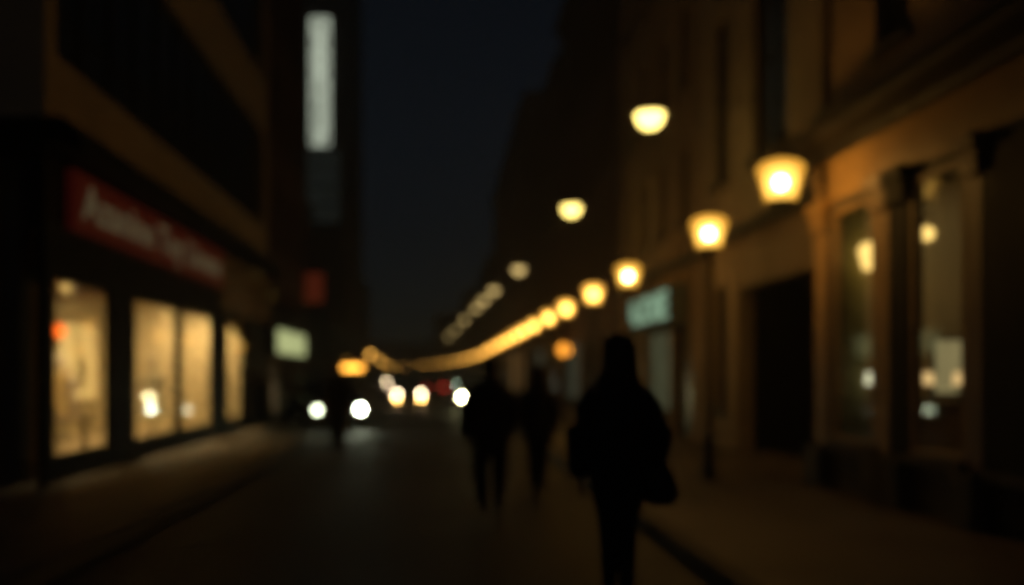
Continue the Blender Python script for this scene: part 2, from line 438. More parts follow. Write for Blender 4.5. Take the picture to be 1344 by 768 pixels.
# shop interior
it = MB()
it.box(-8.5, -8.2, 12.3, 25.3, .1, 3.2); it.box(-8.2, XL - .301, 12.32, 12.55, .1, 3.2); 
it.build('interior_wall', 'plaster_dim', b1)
fl = MB(); fl.box(-8.2, XL - .301, 12.56, 25, .002, .14); fl.build('interior_floor', 'shop_floor', b1)
ce = MB(); ce.box(-8.2, XL - .301, 12.56, 25, 3.2, 3.28); ce.build('interior_ceiling', 'plaster', b1)
pt = MB(); pt.box(-8.2, XL - .301, 25.0, 25.3, .1, 3.2); pt.build('end_wall', 'plaster', b1); pt = MB(); pt.box(-8.2, -6.3, 22.9, 23.1, .141, 3.198); pt.build('partition', 'plaster', b1)
for y in (14.2, 16.4, 18.6):
    bm_ = MB(); bm_.box(-8.19, -5.31, y, y + .16, 3.0, 3.199); bm_.build('ceiling_beam', 'timber', b1)
# track spots
for i, y in enumerate((13.4, 15.2, 17.0, 18.8, 20.6, 22.4, 24.3)):
    t = thing('track_spotlight', None, 'spotlight', (-5.55, y, 3.2), 'spotlights under the shop ceiling')
    t['label'] = 'small ceiling spotlight behind the shopfront glass, %s' % ['above the first window', 'beside the black pier', 'at the start of the wide window', 'over the middle of the wide window', 'over the far half of the wide window', 'before the last narrow window', 'deepest in the shop, behind the narrow window'][i]
    t.location = (0, 0, 0)
    a = MB(); a.tube([(0, 0, -.002), (0, 0, -.06)], .02); a.lathe([(.045, -.05), (.125, -.11), (.128, -.20)], (0, 0, 0), 14, cap=False); a.build('housing', 'black_metal', t, True)
    l = MB(); l.lathe([(.12, 0), (.12, -.012)], (0, 0, -.125), 14); l.build('lens', 'spot', t)
    t.location = (-5.55, y, 3.2); t.rotation_euler = (0, math.radians(46 if i < 2 else 30), 0)
# sign
sg = thing('shop_sign', 'long red shop sign with cream lettering above the lit windows', 'sign', (XL, 12.6, 3.45))
s_ = MB(); s_.box(XL + .003, XL + .12, 12.65, 21.3, 3.44, 4.24); s_.build('board', 'red_sign', sg, bevel=.01)
xf = Matrix.Translation((XL + .125, 12.95, 3.64)) @ Matrix(((0, 0, 1, 0), (1, 0, 0, 0), (0, 1, 0, 0), (0, 0, 0, 1)))
text_mesh('lettering', 'Azanine Toy Lioune', .66, 'cream_letters', sg, xf, .02, 1.06, bold=.014, fit=8.0)
# fittings at the end of the shopfront
f1 = thing('wall_floodlight', 'unlit pale floodlight on the fascia just past the red sign', 'floodlight', (XL, 23.2, 3.9))
a = MB(); a.tube([(XL + .03, 23.2, 4.05), (XL + .35, 23.2, 4.1)], .03); a.build('arm', 'black_metal', f1)
a = MB(); a.box(XL + .28, XL + .55, 23.0, 23.45, 3.85, 4.1); a.build('housing', 'curtain', f1, bevel=.03)
f2 = thing('awning_box', 'pale rolled awning box beside the floodlight on the fascia', 'awning box', (XL, 26, 3.3))
a = MB(); a.tube([(XL + .2, 25.6, 3.75), (XL + .2, 27.1, 3.75)], .17, 12); a.build('roll', 'curtain', f2, True)
a = MB(); a.box(XL + .003, XL + .1, 25.7, 27.0, 3.2, 3.55); a.build('bracket', 'render_beige', f2)

# shop contents
def frame_on_wall(x, y0, y1, z0, z1):
    t = thing('wall_poster', 'large pale poster framed on the back wall seen through the first window', 'poster', (x, (y0 + y1) / 2, z0))
    a = MB(); a.box(x, x + .05, y0 - .05, y1 + .05, z0 - .05, z1 + .05); a.build('frame', 'timber', t)
    a = MB(); a.box(x + .051, x + .06, y0, y1, z0, z1); a.build('sheet', 'poster', t)
    a = MB(); a.tube([(x + .065, y0 + .9, z0 + .2), (x + .065, y0 + 1.0, z0 + .7), (x + .065, y0 + .95, z0 + 1.1)], [.12, .2, .1], 10, .1); a.ball((x + .07, y0 + .97, z0 + 1.3), .12, (.1, 1, 1)); a.build('print', 'poster_mark', t)
frame_on_wall(-8.19, 20.3, 22.4, .95, 2.6)
def pendant(x, y, z, r, top, mat, name, label, cat, shape='ball'):
    t = thing(name, label, cat, (x, y, z))
    a = MB(); a.tube([(x, y, z + r * .8), (x, y, top)], .008, 6); a.build('cord', 'black_metal', t)
    a = MB()
    if shape == 'ball': a.ball((x, y, z), r)
    else: a.lathe([(.02, -.6 * r * 1.6), (r * .62, -.6 * r * 1.6), (r, .3 * r * 1.6), (r * .8, .62 * r * 1.6), (.03, .75 * r * 1.6)], (x, y, z))
    a.build('lamp_shade', mat, t, True)
pendant(-6.45, 16.35, 2.99, .085, 3.2, 'ochre_globe', 'pendant_lamp', 'small ochre globe pendant near the ceiling behind the first shop window', 'pendant lamp')
pendant(-5.85, 14.55, 2.17, .10, 3.2, 'red_globe', 'paper_lantern', 'small red-orange paper lantern hanging behind the first shop window', 'paper lantern')  # added globe that plays the reflection of an orange street lamp
def mannequin(x, y, cloth, label):
    t = thing('mannequin', label, 'mannequin', (x, y, .14), 'mannequins in the lit shop')
    a = MB(); a.lathe([(.17, 0), (.17, .02), (.02, .04), (.02, .8)], (x, y, .14)); a.build('stand', 'black_metal', t, True)
    a = MB()
    def ell(z, rx, ry): return [(x + rx * math.cos(2 * PI * k / 18), y + ry * math.sin(2 * PI * k / 18), z + .14) for k in range(18)]
    a.rings([ell(.55, .30, .24), ell(.8, .21, .17), ell(1.0, .14, .11), ell(1.25, .18, .12), ell(1.38, .19, .10), ell(1.43, .07, .06)])
    a.build('dress', cloth, t, True)
    a = MB(); a.rings([ell(1.42, .05, .05), ell(1.5, .045, .045), ell(1.54, .06, .07), ell(1.62, .075, .09), ell(1.7, .06, .08), ell(1.74, .02, .03)])
    for s in (-1, 1): a.tube([(x + s * .18, y, 1.5), (x + s * .25, y - .02, 1.24), (x + s * .23, y - .08, 1.0)], [.045, .035, .025])
    a.build('figure', 'mannequin', t, True)
mannequin(-6.4, 15.9, 'cloth_a', 'mannequin in an ochre dress nearest the first window')
mannequin(-7.65, 19.3, 'cloth_b', 'mannequin in a dark dress standing before the pale poster')
mannequin(-5.75, 18.9, 'cloth_c', 'mannequin in a cream dress low in the wide bright window')
# table & rack
t = thing('display_table', 'low timber display table inside the first shop window', 'table', (-6.1, 14.2, .14))
a = MB(); a.box(-6.7, -5.6, 13.5, 15.2, .80, .86); a.build('table_top', 'timber', t, bevel=.01)
for x, y in ((-6.62, 13.58), (-5.68, 13.58), (-6.62, 15.12), (-5.68, 15.12)):
    a = MB(); a.box(x - .03, x + .03, y - .03, y + .03, .141, .799); a.build('leg', 'timber', t)
for i, (x, y, m_) in enumerate(((-6.3, 13.9, 'cloth_a'), (-6.0, 14.4, 'cloth_c'), (-6.35, 14.85, 'cloth_b'))):
    a = MB()
    for k in range(4): a.box(x - .16 + .01 * (k % 2), x + .16, y - .12, y + .12 - .01 * (k % 2), .862 + k * .034, .862 + k * .034 + .03)
    ident(a.build('folded_clothes', m_, bevel=.008), 'folded %s garments stacked on the display table' % ['ochre', 'cream', 'dark brown'][i], 'clothes', 'folded garments on the display table')
t = thing('clothes_rail', 'metal clothes rail along the back wall of the lit shop', 'clothes rail', (-7.6, 16, .14))
a = MB(); a.tube([(-7.6, 14.6, .16), (-7.6, 14.6, 1.7), (-7.6, 17.4, 1.7), (-7.6, 17.4, .16)], .02, 8); a.build('frame', 'black_metal', t)
for y in (14.6, 17.4):
    a = MB(); a.box(-7.85, -7.35, y - .03, y + .03, .141, .17); a.build('foot', 'black_metal', t)
gn = ['ochre coat at the near end of', 'dark coat second on', 'cream shirt third on', 'brown coat in the middle of', 'ochre shirt right of the middle on', 'dark jacket next to last on', 'cream coat at the far end of']
for i in range(7):
    y = 14.85 + i * .38
    a = MB(); a.rings([[(-7.6 + dx * s, y + dy, z) for dx, dy in ((-1, -.03), (1, -.03), (1, .03), (-1, .03))] for z, s in ((1.68, .03), (1.6, .2), (1.2, .19), (.7, .22))])
    ident(a.build('hanging_garment', ['cloth_a', 'cloth_b', 'cloth_c'][i % 3], bevel=.01), gn[i] + ' the clothes rail', 'garment', 'garments on the clothes rail')

# ---------------------------------------------------------------- LEFT: dark brick building with awning, lime sign
hol = [(28.0, 30.2, .25, 2.0, dict(pane='pane_dark')), (30.8, 32.1, .12, 2.0, dict(sill=False)), (32.6, 34.2, .4, 2.0, {})]
hol += grid(27.5, 34.5, 3, 1.1, (5.4, 8.8, 12.2, 15.6), 1.9)
b2, P = block('brick_building', 'dark red brick building behind the lit shop, with a black awning', XL, -1, 27.32, 34.7, 20, 12, 'brick_dark', hol)
t = thing('shop_awning', 'wide black awning jutting over the pavement before the brick building', 'awning', (XL, 28, 3.2))
a = MB(); y0, y1 = 28.2, 34.4
a.rings([[(XL + .01, y, 3.62), (XL + .01, y, 3.7), (XL + 1.7, y, 3.05), (XL + 1.7, y, 2.98)] for y in (y0, y1)]); a.build('canvas', 'canvas', t)
a = MB(); a.box(XL + 1.702, XL + 1.73, y0, y1, 2.8, 3.06); a.build('valance', 'canvas', t)
for y in (y0 + .1, y1 - .1):
    a = MB(); a.tube([(XL + .02, y, 2.99), (XL + 1.65, y, 3.0)], .02, 6); a.build('strut', 'black_metal', t)
t = thing('lightbox_sign', 'lime lit box sign under the black awning', 'sign', (XL, 30, 2.1))
a = MB(); a.box(XL + .003, XL + .22, 27.6, 33.3, 2.08, 2.9); a.build('box', 'black_metal', t)
a = MB(); a.box(XL + .221, XL + .24, 27.68, 33.22, 2.14, 2.84); a.build('face', 'sign_lime', t)
t = thing('projecting_sign', 'dim red sign jutting from the brick wall above the awning', 'sign', (XL, 35.2, 4.2))
a = MB(); a.box(-4.98, -4.75, 35.15, 35.21, 5.0, 5.06); a.build('bracket', 'black_metal', t)
a = MB(); a.box(-5.1, -4.3, 35.06, 35.3, 4.1, 5.3); a.build('box', 'black_metal', t)
a = MB(); a.box(-5.04, -4.36, 35.04, 35.058, 4.16, 5.24); a.build('face', 'sign_red_dim', t)

# ---------------------------------------------------------------- LEFT far: tower with vertical sign, lower houses
tw = thing('tower_block', 'tall dark tower carrying the vertical lit sign', 'building', (-9, 60.5, 0))
P = front_P(60.5)
hol = [(-15.6 + 1.6 * i, -14.6 + 1.6 * i, 3 + 3.2 * j, 4.7 + 3.2 * j) for i in range(4) for j in range(9)]
w = MB(); wall_slab(w, -16, -6.2, 0, 34, hol, P)
w.box(-16, -15.7, 60.802, 74, 0, 34); w.box(-6.5, -6.2, 60.802, 74, 0, 34); w.box(-15.7, -6.5, 73.7, 74, 0, 34); w.build('wall', 'tower', tw)
a = MB(); a.box(-16, -6.2, 60.5, 74, 34.002, 34.3); a.build('roof', 'stone_dark', tw)
for q in hol: window(P, q, tw, sill=False)
a = MB(); a.box(-8.55, -6.5, 60.3, 60.497, 11.2, 15.7); a.build('stair_window', 'stair_glow', tw)  # grey panel below the sign, brightened by an added glow
a = MB(); a.box(-8.62, -6.45, 60.35, 60.497, 15.702, 24.3); a.build('cladding', 'grey_panel', tw)
for z in (12.2, 13.4, 14.6):
    a = MB(); a.box(-8.5, -6.6, 60.27, 60.298, z, z + .12); a.build('cladding_band', 'black_panel', tw)
t = thing('vertical_sign', 'tall white lit vertical sign high on the dark tower', 'sign', (-7.6, 60, 15.9))
a = MB(); a.box(-8.32, -7.01, 59.95, 60.299, 15.85, 24.05); a.build('box', 'black_metal', t)
a = MB(); a.box(-8.28, -7.05, 59.93, 59.949, 15.92, 23.98); a.build('face', 'tower_sign', t)
for i, ch in enumerate('SHOUREEN'):
    xf = Matrix.Translation((-7.665, 59.92, 23.02 - i * 1.0)) @ Matrix(((1, 0, 0, 0), (0, 0, -1, 0), (0, 1, 0, 0), (0, 0, 0, 1)))
    text_mesh('letter', ch, 1.12, 'tower_letter', t, xf, .02, align='CENTER', bold=.01, fit=1.05)

hl = grid(36.2, 60.2, 9, 1.2, (4.6, 8.2), 1.8) + [(37, 40, .5, 3.0, {}), (42, 46, .5, 3.0, dict(pane='lit_warm')), (49, 52, .4, 3.0, {})]
block('town_house', 'low brown house between the brick building and the tower', -8.3, -1, 36.0, 60.3, 11.8, 8, 'brick_brown', hl)
hl = grid(76, 92, 6, 1.2, (4.4, 7.6), 1.7) + [(78, 82, .5, 3.0, {}), (86, 90, .5, 3, dict(pane='lit_warm'))]
block('town_house', 'dark low house on the left just past the tower', -8.1, -1, 75.5, 92, 11.0, 8, 'render_brown', hl)
hl = grid(0, 1, 1, 1, (), 1)
block('town_house', 'farthest low house on the left end of the street', -9.5, -1, 92.3, 125, 12.5, 8, 'brick_brown', grid(93, 124, 9, 1.3, (1.0, 4.6, 8), 1.7))
block('town_house', 'pale far house closing the left side of the bend', -14.5, -1, 126, 170, 12, 8, 'render_beige', grid(127, 169, 10, 1.3, (1.0, 4.6, 8), 1.7))

# ---------------------------------------------------------------- RIGHT: near shop
XR = 4.8
b3 = thing('shop_building', 'near right building with ochre pilasters, cornice and tall shop windows', 'building', (XR, 3, 0))
P = right_P(XR)
W1 = (10.56, 11.66, .7, 3.50); W2 = (8.72, 9.74, .7, 3.50); W3 = (6.0, 7.6, .13, 3.4)
w = MB(); wall_slab(w, 3.5, 12.25, 0, 3.6, [W1, W2, W3], P, .12); w.build('shopfront', 'stone_dark', b3)
w = MB(); wall_slab(w, 3.5, 12.25, 3.602, 4.15, [], P); w.build('architrave', 'stone_warm', b3)
w = MB()
rr = []
for y in (3.4, 12.45):
    rr.append([(XR + .25, y, 4.151), (XR - .06, y, 4.151), (XR - .12, y, 4.25), (XR - .30, y, 4.34), (XR - .34, y, 4.42), (XR - .34, y, 4.5), (XR + .25, y, 4.62)])
w.rings(rr); w.build('cornice', 'frame_dark', b3)
uh = [(10.2, 11.0, 5.2, 7.4, {}), (7.6, 8.5, 5.2, 7.4, {}), (4.8, 5.7, 5.2, 7.4, {}), (10.2, 11.0, 8.8, 11, {}), (7.6, 8.5, 8.8, 11, {}), (10.2, 11, 12, 14, {}), (7.6, 8.5, 12, 14, {})]
P5 = right_P(5.0)
w = MB(); wall_slab(w, 3.5, 12.2, 4.63, 15.5, [q[:4] for q in uh], P5)
w.box(5.302, 14, 11.9, 12.2, 4.63, 15.5); w.box(5.302, 14, 3.5, 3.8, 4.63, 15.5); w.box(14, 14.3, 3.5, 12.2, 0, 15.5)
w.build('upper_wall', 'render_brown', b3)
w = MB(); w.box(XR + .302, 14, 11.95, 12.22, 0, 4.62); w.box(XR + .302, 14, 3.5, 3.8, 0, 4.62); w.build('side_wall', 'plaster', b3)
a = MB(); a.box(5.0, 14.3, 3.5, 12.2, 15.502, 15.8); a.build('roof', 'stone_dark', b3)
for q in uh: window(P5, q[:4], b3, mull=((q[0] + q[1]) / 2,), rails=(q[2] + 1.5,), sill='stone_dark')
for q in (W1, W2): window(P, q, b3, frame='stone_warm', pane='glass_right', depth=.03, fw=.06, sill='stone_dark')
window(P, W3, b3, frame='black_panel', pane='pane_dark', depth=.2, sill=False)
def pilaster(y0, y1, mat):
    a = MB(); pbox(a, P, y0, y1, .62, 3.42, -.02, -.002); a.build('pilaster', mat, b3, bevel=.012)
    a = MB(); pbox(a, P, y0 - .04, y1 + .04, .12, .61, -.15, -.002); a.build('plinth', 'stone_dark', b3, bevel=.012)
    a = MB(); pbox(a, P, y0 - .02, y1 + .02, 3.421, 3.52, -.09, -.002); pbox(a, P, y0 - .04, y1 + .04, 3.521, 3.66, -.13, -.002); pbox(a, P, y0 - .01, y1 + .01, 3.3, 3.42, -.08, -.021); a.build('capital', mat, b3, bevel=.012)
pilaster(11.82, 12.22, 'stone_warm')
pilaster(10.18, 10.54, 'stone_warm'); pilaster(9.77, 10.15, 'black_panel')
pilaster(8.42, 8.7, 'timber'); pilaster(5.5, 5.85, 'black_panel')
a = MB(); pbox(a, P, 3.5, 8.38, .13, 3.56, -.03, -.003); a.build('shutter_panel', 'black_panel', b3)
a = MB(); pbox(a, P, 3.5, 11.8, .56, .66, -.06, -.003); a.build('string_course', 'stone_dark', b3)
for i, y in enumerate((9.3, 10.9)):  # added lamps, hidden above the window tops, to brighten the room
    t = thing('track_spotlight', ['ceiling spotlight inside the near right shop, at the wide window', 'ceiling spotlight inside the near right shop, at the curtained window'][i], 'spotlight', (0, 0, 0), 'spotlights under the near right shop ceiling')
    a = MB(); a.tube([(0, 0, -.002), (0, 0, -.06)], .02); a.lathe([(.045, -.05), (.125, -.11), (.128, -.16)], (0, 0, 0), 14, cap=False); a.build('housing', 'black_metal', t, True)
    a = MB(); a.lathe([(.12, 0), (.12, -.012)], (0, 0, -.125), 14); a.build('lens', 'spot_dim', t)
    t.location = (5.75, y, 3.9); t.rotation_euler = (math.radians(15), math.radians(-12), 0)
# interior
a = MB(); a.box(9.2, 9.4, 3.8, 11.94, .1, 4); a.build('interior_wall', 'plaster', b3)
a = MB(); a.box(XR + .301, 9.2, 3.81, 11.94, .002, .14); a.build('interior_floor', 'shop_floor', b3)
a = MB(); a.box(XR + .301, 9.2, 3.81, 11.94, 3.9, 4.0); a.build('interior_ceiling', 'plaster', b3)
# curtain in the first window
a = MB(); rr = []
for z in (.2, 3.85):
    rr.append([(4.96 + .012 * i, 11.86 + .035 * math.sin(i * 1.4), z) for i in range(26)] + [(4.96 + .012 * i, 11.84 + .035 * math.sin(i * 1.4), z) for i in reversed(range(26))])
a.rings(rr); ident(a.build('curtain', 'curtain', smooth=True), 'pale curtain hanging in the near right shop window', 'curtain')
pendant(5.6, 11.0, 3.13, .085, 3.9, 'pendant', 'pendant_lamp', 'small glowing globe pendant high behind the wide near right window', 'pendant lamp')  # added globe in place of a lantern's reflection in the pane
pendant(5.19, 11.5, 2.92, .155, 3.9, 'pendant', 'pendant_lamp', 'glowing pendant lamp hanging behind the near right shop window', 'pendant lamp', 'cone')  # hung where the glass mirrors a street lantern
def lamp_small(x, y, z, mat, label):
    t = thing('table_lamp', label, 'table lamp', (x, y, z - .28), 'small lamps inside the near right shop')
    a = MB(); a.lathe([(.07, 0), (.07, .02), (.015, .04), (.015, .22)], (x, y, z - .28)); a.build('base', 'black_metal', t, True)
    a = MB(); a.lathe([(.075, -.08), (.055, .07)], (x, y, z)); a.build('lamp_shade', mat, t, True)
t = thing('sideboard', 'dark timber sideboard inside the near right shop', 'sideboard', (5.9, 11.6, .14))
a = MB(); a.box(5.36, 6.85, 11.4, 11.88, .2, 1.14); a.build('body', 'timber', t, bevel=.01)
a = MB(); a.box(5.33, 6.88, 11.37, 11.89, 1.141, 1.18); a.build('table_top', 'timber', t, bevel=.006)
for k in range(3):
    a = MB(); a.box(5.42 + k * .48, 5.84 + k * .48, 11.385, 11.399, .3, 1.05); a.build('door', 'timber', t)
lamp_small(5.23, 11.6, 1.46, 'table_lamp_pale', 'small pale table lamp low behind the curtained window')
lamp_small(5.92, 11.6, 1.46, 'table_lamp', 'small warm table lamp on the sideboard beside the lit picture')
t = thing('backlit_picture', 'small backlit picture glowing behind the wide near right window', 'picture', (6.2, 11.9, 1.3))
a = MB(); a.box(6.12, 6.5, 11.88, 11.945, 1.24, 1.96); a.build('frame', 'black_panel', t)
a = MB(); a.box(6.15, 6.47, 11.86, 11.879, 1.27, 1.93); a.build('sheet', 'lit_picture', t)
lamp_small(6.3, 11.6, 1.46, 'table_lamp', 'small warm table lamp in front of the lit picture')

# ---------------------------------------------------------------- RIGHT: next buildings
X2 = 5.4
hol = [(13.75, 17.4, .0, 3.06, dict(skip=1)), (18.05, 18.85, .9, 3.2, {})] + [(14.9, 16.6, 5.2, 8.4, {}), (18.0, 18.9, 5.2, 8.4, {}), (12.6, 13.6, 5.2, 8.4, {})] + [(14.9, 16.6, 9.6, 12, {}), (18.0, 18.9, 9.6, 12, {}), (12.6, 13.6, 9.6, 12, {})]
b4, P = block('gateway_building', 'dark building with a wide black entrance right of the lamp post', X2, 1, 12.26, 19.85, 18, 10, 'render_beige', hol, wins=False)
for q in hol[1:]: window(P, q[:4], b4, mull=((q[0] + q[1]) / 2,), rails=(q[2] + 1.6,), sill='stone_dark')
a = MB(); a.box(X2 + .31, X2 + 3.5, 13.4, 13.74, 0, 3.3); a.box(X2 + .31, X2 + 3.5, 17.42, 17.7, 0, 3.3); a.box(X2 + 3.501, X2 + 3.8, 13.4, 17.7, 0, 3.3); a.box(X2 + .31, X2 + 3.5, 13.75, 17.41, 3.1, 3.4); a.build('passage_wall', 'black_panel', b4)
a = MB(); pbox(a, P, 12.3, 19.8, 3.95, 4.15, -.2, -.003); a.build('string_course', 'stone_dark', b4)
a = MB()
for k in range(8): a.box(X2 + 2.4, X2 + 2.45, 13.8 + k * .44, 14.2 + k * .44, .13, 3.05)
a.build('gate', 'black_panel', b4)
for y0, y1 in ((13.3, 13.7), (19.0, 19.4)):
    a = MB(); pbox(a, P, y0, y1, .12, 3.9, -.03, -.003); a.build('pilaster', 'render_brown', b4)

hol = [(20.6, 22.2, .13, 2.6, dict(sill=False)), (22.6, 25.2, .6, 2.6, dict(pane='lit_door', mull=(23.9,))), (26, 28, .6, 2.7, {})] + grid(20.2, 28.5, 4, .75, (4.9, 8.0, 11.1, 14.2), 1.7)
b5, P = block('brown_building', 'tall brown rendered building above the green lit sign', X2, 1, 19.88, 28.7, 19, 10, 'render_brown', hol)
a = MB(); pbox(a, P, 19.9, 28.65, 3.9, 4.1, -.18, -.003); a.build('string_course', 'stone_dark', b5)
t = thing('lit_shop_sign', 'box sign with pale green lit letters on the brown building', 'sign', (X2, 21, 2.7))
a = MB(); a.box(X2 - .35, X2 - .003, 20.9, 25.9, 2.68, 3.52); a.build('box', 'grey_panel', t, bevel=.015)
a = MB(); a.box(X2 - .37, X2 - .351, 21.0, 25.8, 2.73, 3.47); a.build('face_panel', 'frame_dark', t)
xf = Matrix.Translation((X2 - .38, 25.7, 2.79)) @ Matrix(((0, 0, -1, 0), (-1, 0, 0, 0), (0, 1, 0, 0), (0, 0, 0, 1)))
text_mesh('lettering', 'AUDIIE', .88, 'sign_green', t, xf, .02, 1.0, bold=.02, fit=4.55)

hol = [(29.6, 32.5, .5, 2.8, {}), (33.5, 36, .5, 2.8, {}), (37.6, 41.8, .5, 2.9, dict(pane='lit_curtain', mull=(39, 40.4)))] + grid(29, 43.3, 6, 1.1, (4.9, 8.4, 11.9), 2.1)
block('dark_brick_building', 'dark red brick building with tall windows past the brown one', X2, 1, 28.73, 43.5, 17.3, 10, 'brick_dark', hol)
hol = [(45, 49, .5, 3, {}), (51, 55, .5, 3, dict(pane='lit_curtain')), (57, 60, .5, 3, {})] + grid(44, 60.8, 7, 1.1, (4.9, 8.4, 11.9), 2.0)
block('stone_building', 'brown building beyond the dark brick one on the right', X2, 1, 43.53, 61, 16, 10, 'brick_brown', hol)
hol = [(63, 67, .4, 3.2, dict(pane='lit_warm', mull=(64.3, 65.6))), (70, 75, .4, 3.2, dict(pane='lit_warm')), (80, 84, .5, 3, {})] + grid(62, 99, 13, 1.2, (4.9, 8.4, 11.9), 2.0)
block('long_building', 'long dark building with warm lit ground floor far on the right', X2, 1, 61.03, 100, 19.5, 10, 'render_brown', hol)
block('far_building', 'distant brown building where the right side starts to bend', X2 + bend(118) + .6, 1, 100.3, 130, 14, 9, 'brick_brown', grid(101, 129, 8, 1.3, (.9, 4.9, 8.4), 2))
block('far_building', 'distant dark building halfway along the bend on the right', X2 + bend(150) + 1.2, 1, 130.3, 165, 13, 9, 'render_brown', grid(131, 164, 9, 1.3, (.9, 4.9, 8.4), 2))
block('far_building', 'last building closing the right side of the bend', X2 + bend(192) + 2, 1, 165.3, 215, 12, 9, 'brick_brown', grid(166, 214, 10, 1.3, (.9, 4.9, 8.4), 2))
# closing the street far away
b_, P = MB(), None
t = thing('end_building', 'low far building across the end of the street', 'building', (-20, 232, 0))
a = MB(); wall_slab(a, -60, 20, 0, 9, [(-56 + 4 * i, -54.5 + 4 * i, 5, 7) for i in range(18)], front_P(232)); a.box(-60, 20, 232.4, 245, 0, 9); a.build('wall', 'brick_brown', t)
a = MB(); a.box(-60.3, 20.3, 231.7, 245, 9.002, 9.4); a.build('roof', 'stone_dark', t)

# ---------------------------------------------------------------- LAMPS
GL = 'lanterns in the row along the right pavement'
def lantern_head(t, x, y, z, shade, k=1.0):
    """z = centre of the glass; .5 wide, .42 high"""
    Q = lambda pr: [(r_ * k, h_ * k) for r_, h_ in pr]
    a = MB(); a.lathe(Q([(.13, -.21), (.165, -.20), (.185, -.1), (.245, .12), (.25, .135), (.20, .19), (.10, .225), (.03, .235)]), (x, y, z), 22, cap=False)
    s = a.build('lamp_shade', shade, t, True)
    far_ = shade != 'shade'
    a = MB(); a.ball((x, y, z - .02), (.118 if far_ else .074) * k, n=10, m=6); a.build('bulb', {'shade': 'bulb', 'shade_far': 'bulb_far'}.get(shade, 'bulb_old'), t, True)
    a = MB(); a.lathe(Q([(.12, -.17), (.165, -.08), (.175, .03), (.13, .13), (.05, .165)]), (x, y, z), 16, cap=False); a.build('diffuser', 'diffuser', t, True)
    a = MB(); a.lathe(Q([(.05, .235), (.055, .26), (.02, .30), (.012, .36), (.002, .37)]), (x, y, z), 12); a.build('cap', 'black_metal', t, True)
    a = MB(); a.lathe(Q([(.13, -.245), (.14, -.212)]), (x, y, z), 16); a.build('collar', 'black_metal', t, True)
def post(name):
    t = thing('street_lantern', '', 'street lamp', (0, 0, 0), GL)
    a = MB(); a.lathe([(.10, 0), (.10, .10), (.07, .16), (.06, .55), (.045, .62)], (0, 0, 0), 14); a.build('base', 'black_metal', t, True)
    a = MB(); a.lathe([(.042, .6), (.038, 1.8), (.035, 2.95), (.05, 2.97), (.05, 3.0), (.03, 3.03)], (0, 0, 0), 12); a.build('pole', 'black_metal', t, True)
    lantern_head(t, 0, 0, 3.28, name)
    return t
# the nearest hangs from a wall arm
lx, ly, lz = 4.02, 11.3, 3.80
t = thing('wall_lantern', 'largest and nearest lit lantern, on an arm from the ochre shop corner', 'street lamp', (XR, ly, 3.8))
a = MB(); a.tube([(XR - .01, ly + .62, 4.05), (lx + .4, ly + .3, 4.36), (lx + .05, ly, 4.38), (lx, ly, 4.34), (lx, ly, 4.2)], .018, 8)
a.tube([(XR - .01, ly + .62, 3.8), (lx + .45, ly + .34, 4.32)], .012, 6); a.build('arm', 'black_metal', t, True)
a = MB(); a.box(XR - .03, XR - .003, ly + .56, ly + .68, 3.72, 4.12); a.build('wall_plate', 'black_metal', t)
lantern_head(t, lx, ly, lz, 'shade', 1.13)
ys = [12.7, 18.2, 22.4, 27.3, 31.8, 36.8, 41.3]
def lantern_dist(px):      # the row runs parallel to the kerb and bends with the street
    a, b = 20.0, 330.0
    for _ in range(50):
        m = (a + b) / 2
        if 580 + 1250 * (3.56 + bend(m)) / m > px: a = m
        else: b = m
    return a
ys += [lantern_dist(p) for p in (677, 667, 658, 649, 640, 631, 622, 613, 604, 594, 583, 570, 553, 531)]
ordn = ['second nearest lit lantern, on the post before the dark entrance', 'third lantern in the row, just above the green lit sign', 'fourth lantern in the row, left of the green lit sign', 'fifth lantern in the row, above the orange wall globe', 'sixth lantern in the row, left above the orange wall globe', 'seventh lantern in the row, above the walking woman of the couple']
words_ = ['eighth', 'ninth', 'tenth', 'eleventh', 'twelfth', 'thirteenth', 'fourteenth', 'fifteenth', 'sixteenth', 'seventeenth', 'eighteenth', 'nineteenth', 'twentieth']
near_proto = post('shade'); far_proto = farthest_proto = None
for i, y in enumerate(ys):
    if i == 0: o = near_proto
    elif y < 20: o = copy_tree(near_proto)
    elif far_proto is None: o = far_proto = post('shade_far')
    elif y < 48: o = copy_tree(far_proto)
    elif farthest_proto is None: o = farthest_proto = post('shade_old')
    else: o = copy_tree(farthest_proto)
    o.location = (3.56 + bend(y), y, KH)
    if i < 6: o['label'] = ordn[i]
    elif i < 19: o['label'] = words_[i - 6] + ' lantern of the long row receding up the right pavement'
    else: o['label'] = 'tiny far lantern where the row bends left at the street end'
# left far row
for i, (px, py, Y) in enumerate(((486, 460, 84), (499, 470, 118), (506, 477, 150), (452, 477, 62), (513, 480, 180))):
    o = copy_tree(far_proto); x = (px - 580) * Y / 1250; z = 1.5 + (492 - py) * Y / 1250
    o.location = (x, Y, min(0.12, 0.12)); 
    
    dz = z - 3.4
    o.location.z = max(-.6, dz) if dz < 0 else 0
    o['group'] = 'lamps far on the left side'
    o['label'] = ['bright orange street lamp highest in the far left cluster', 'orange street lamp just right of the highest far left one', 'faint orange street lamp at the right of the far left cluster', 'low orange street lamp above the dark car roof', 'faintest orange street lamp at the street end on the left'][i]
    if i == 3: o.location.z = -1.25 + .3
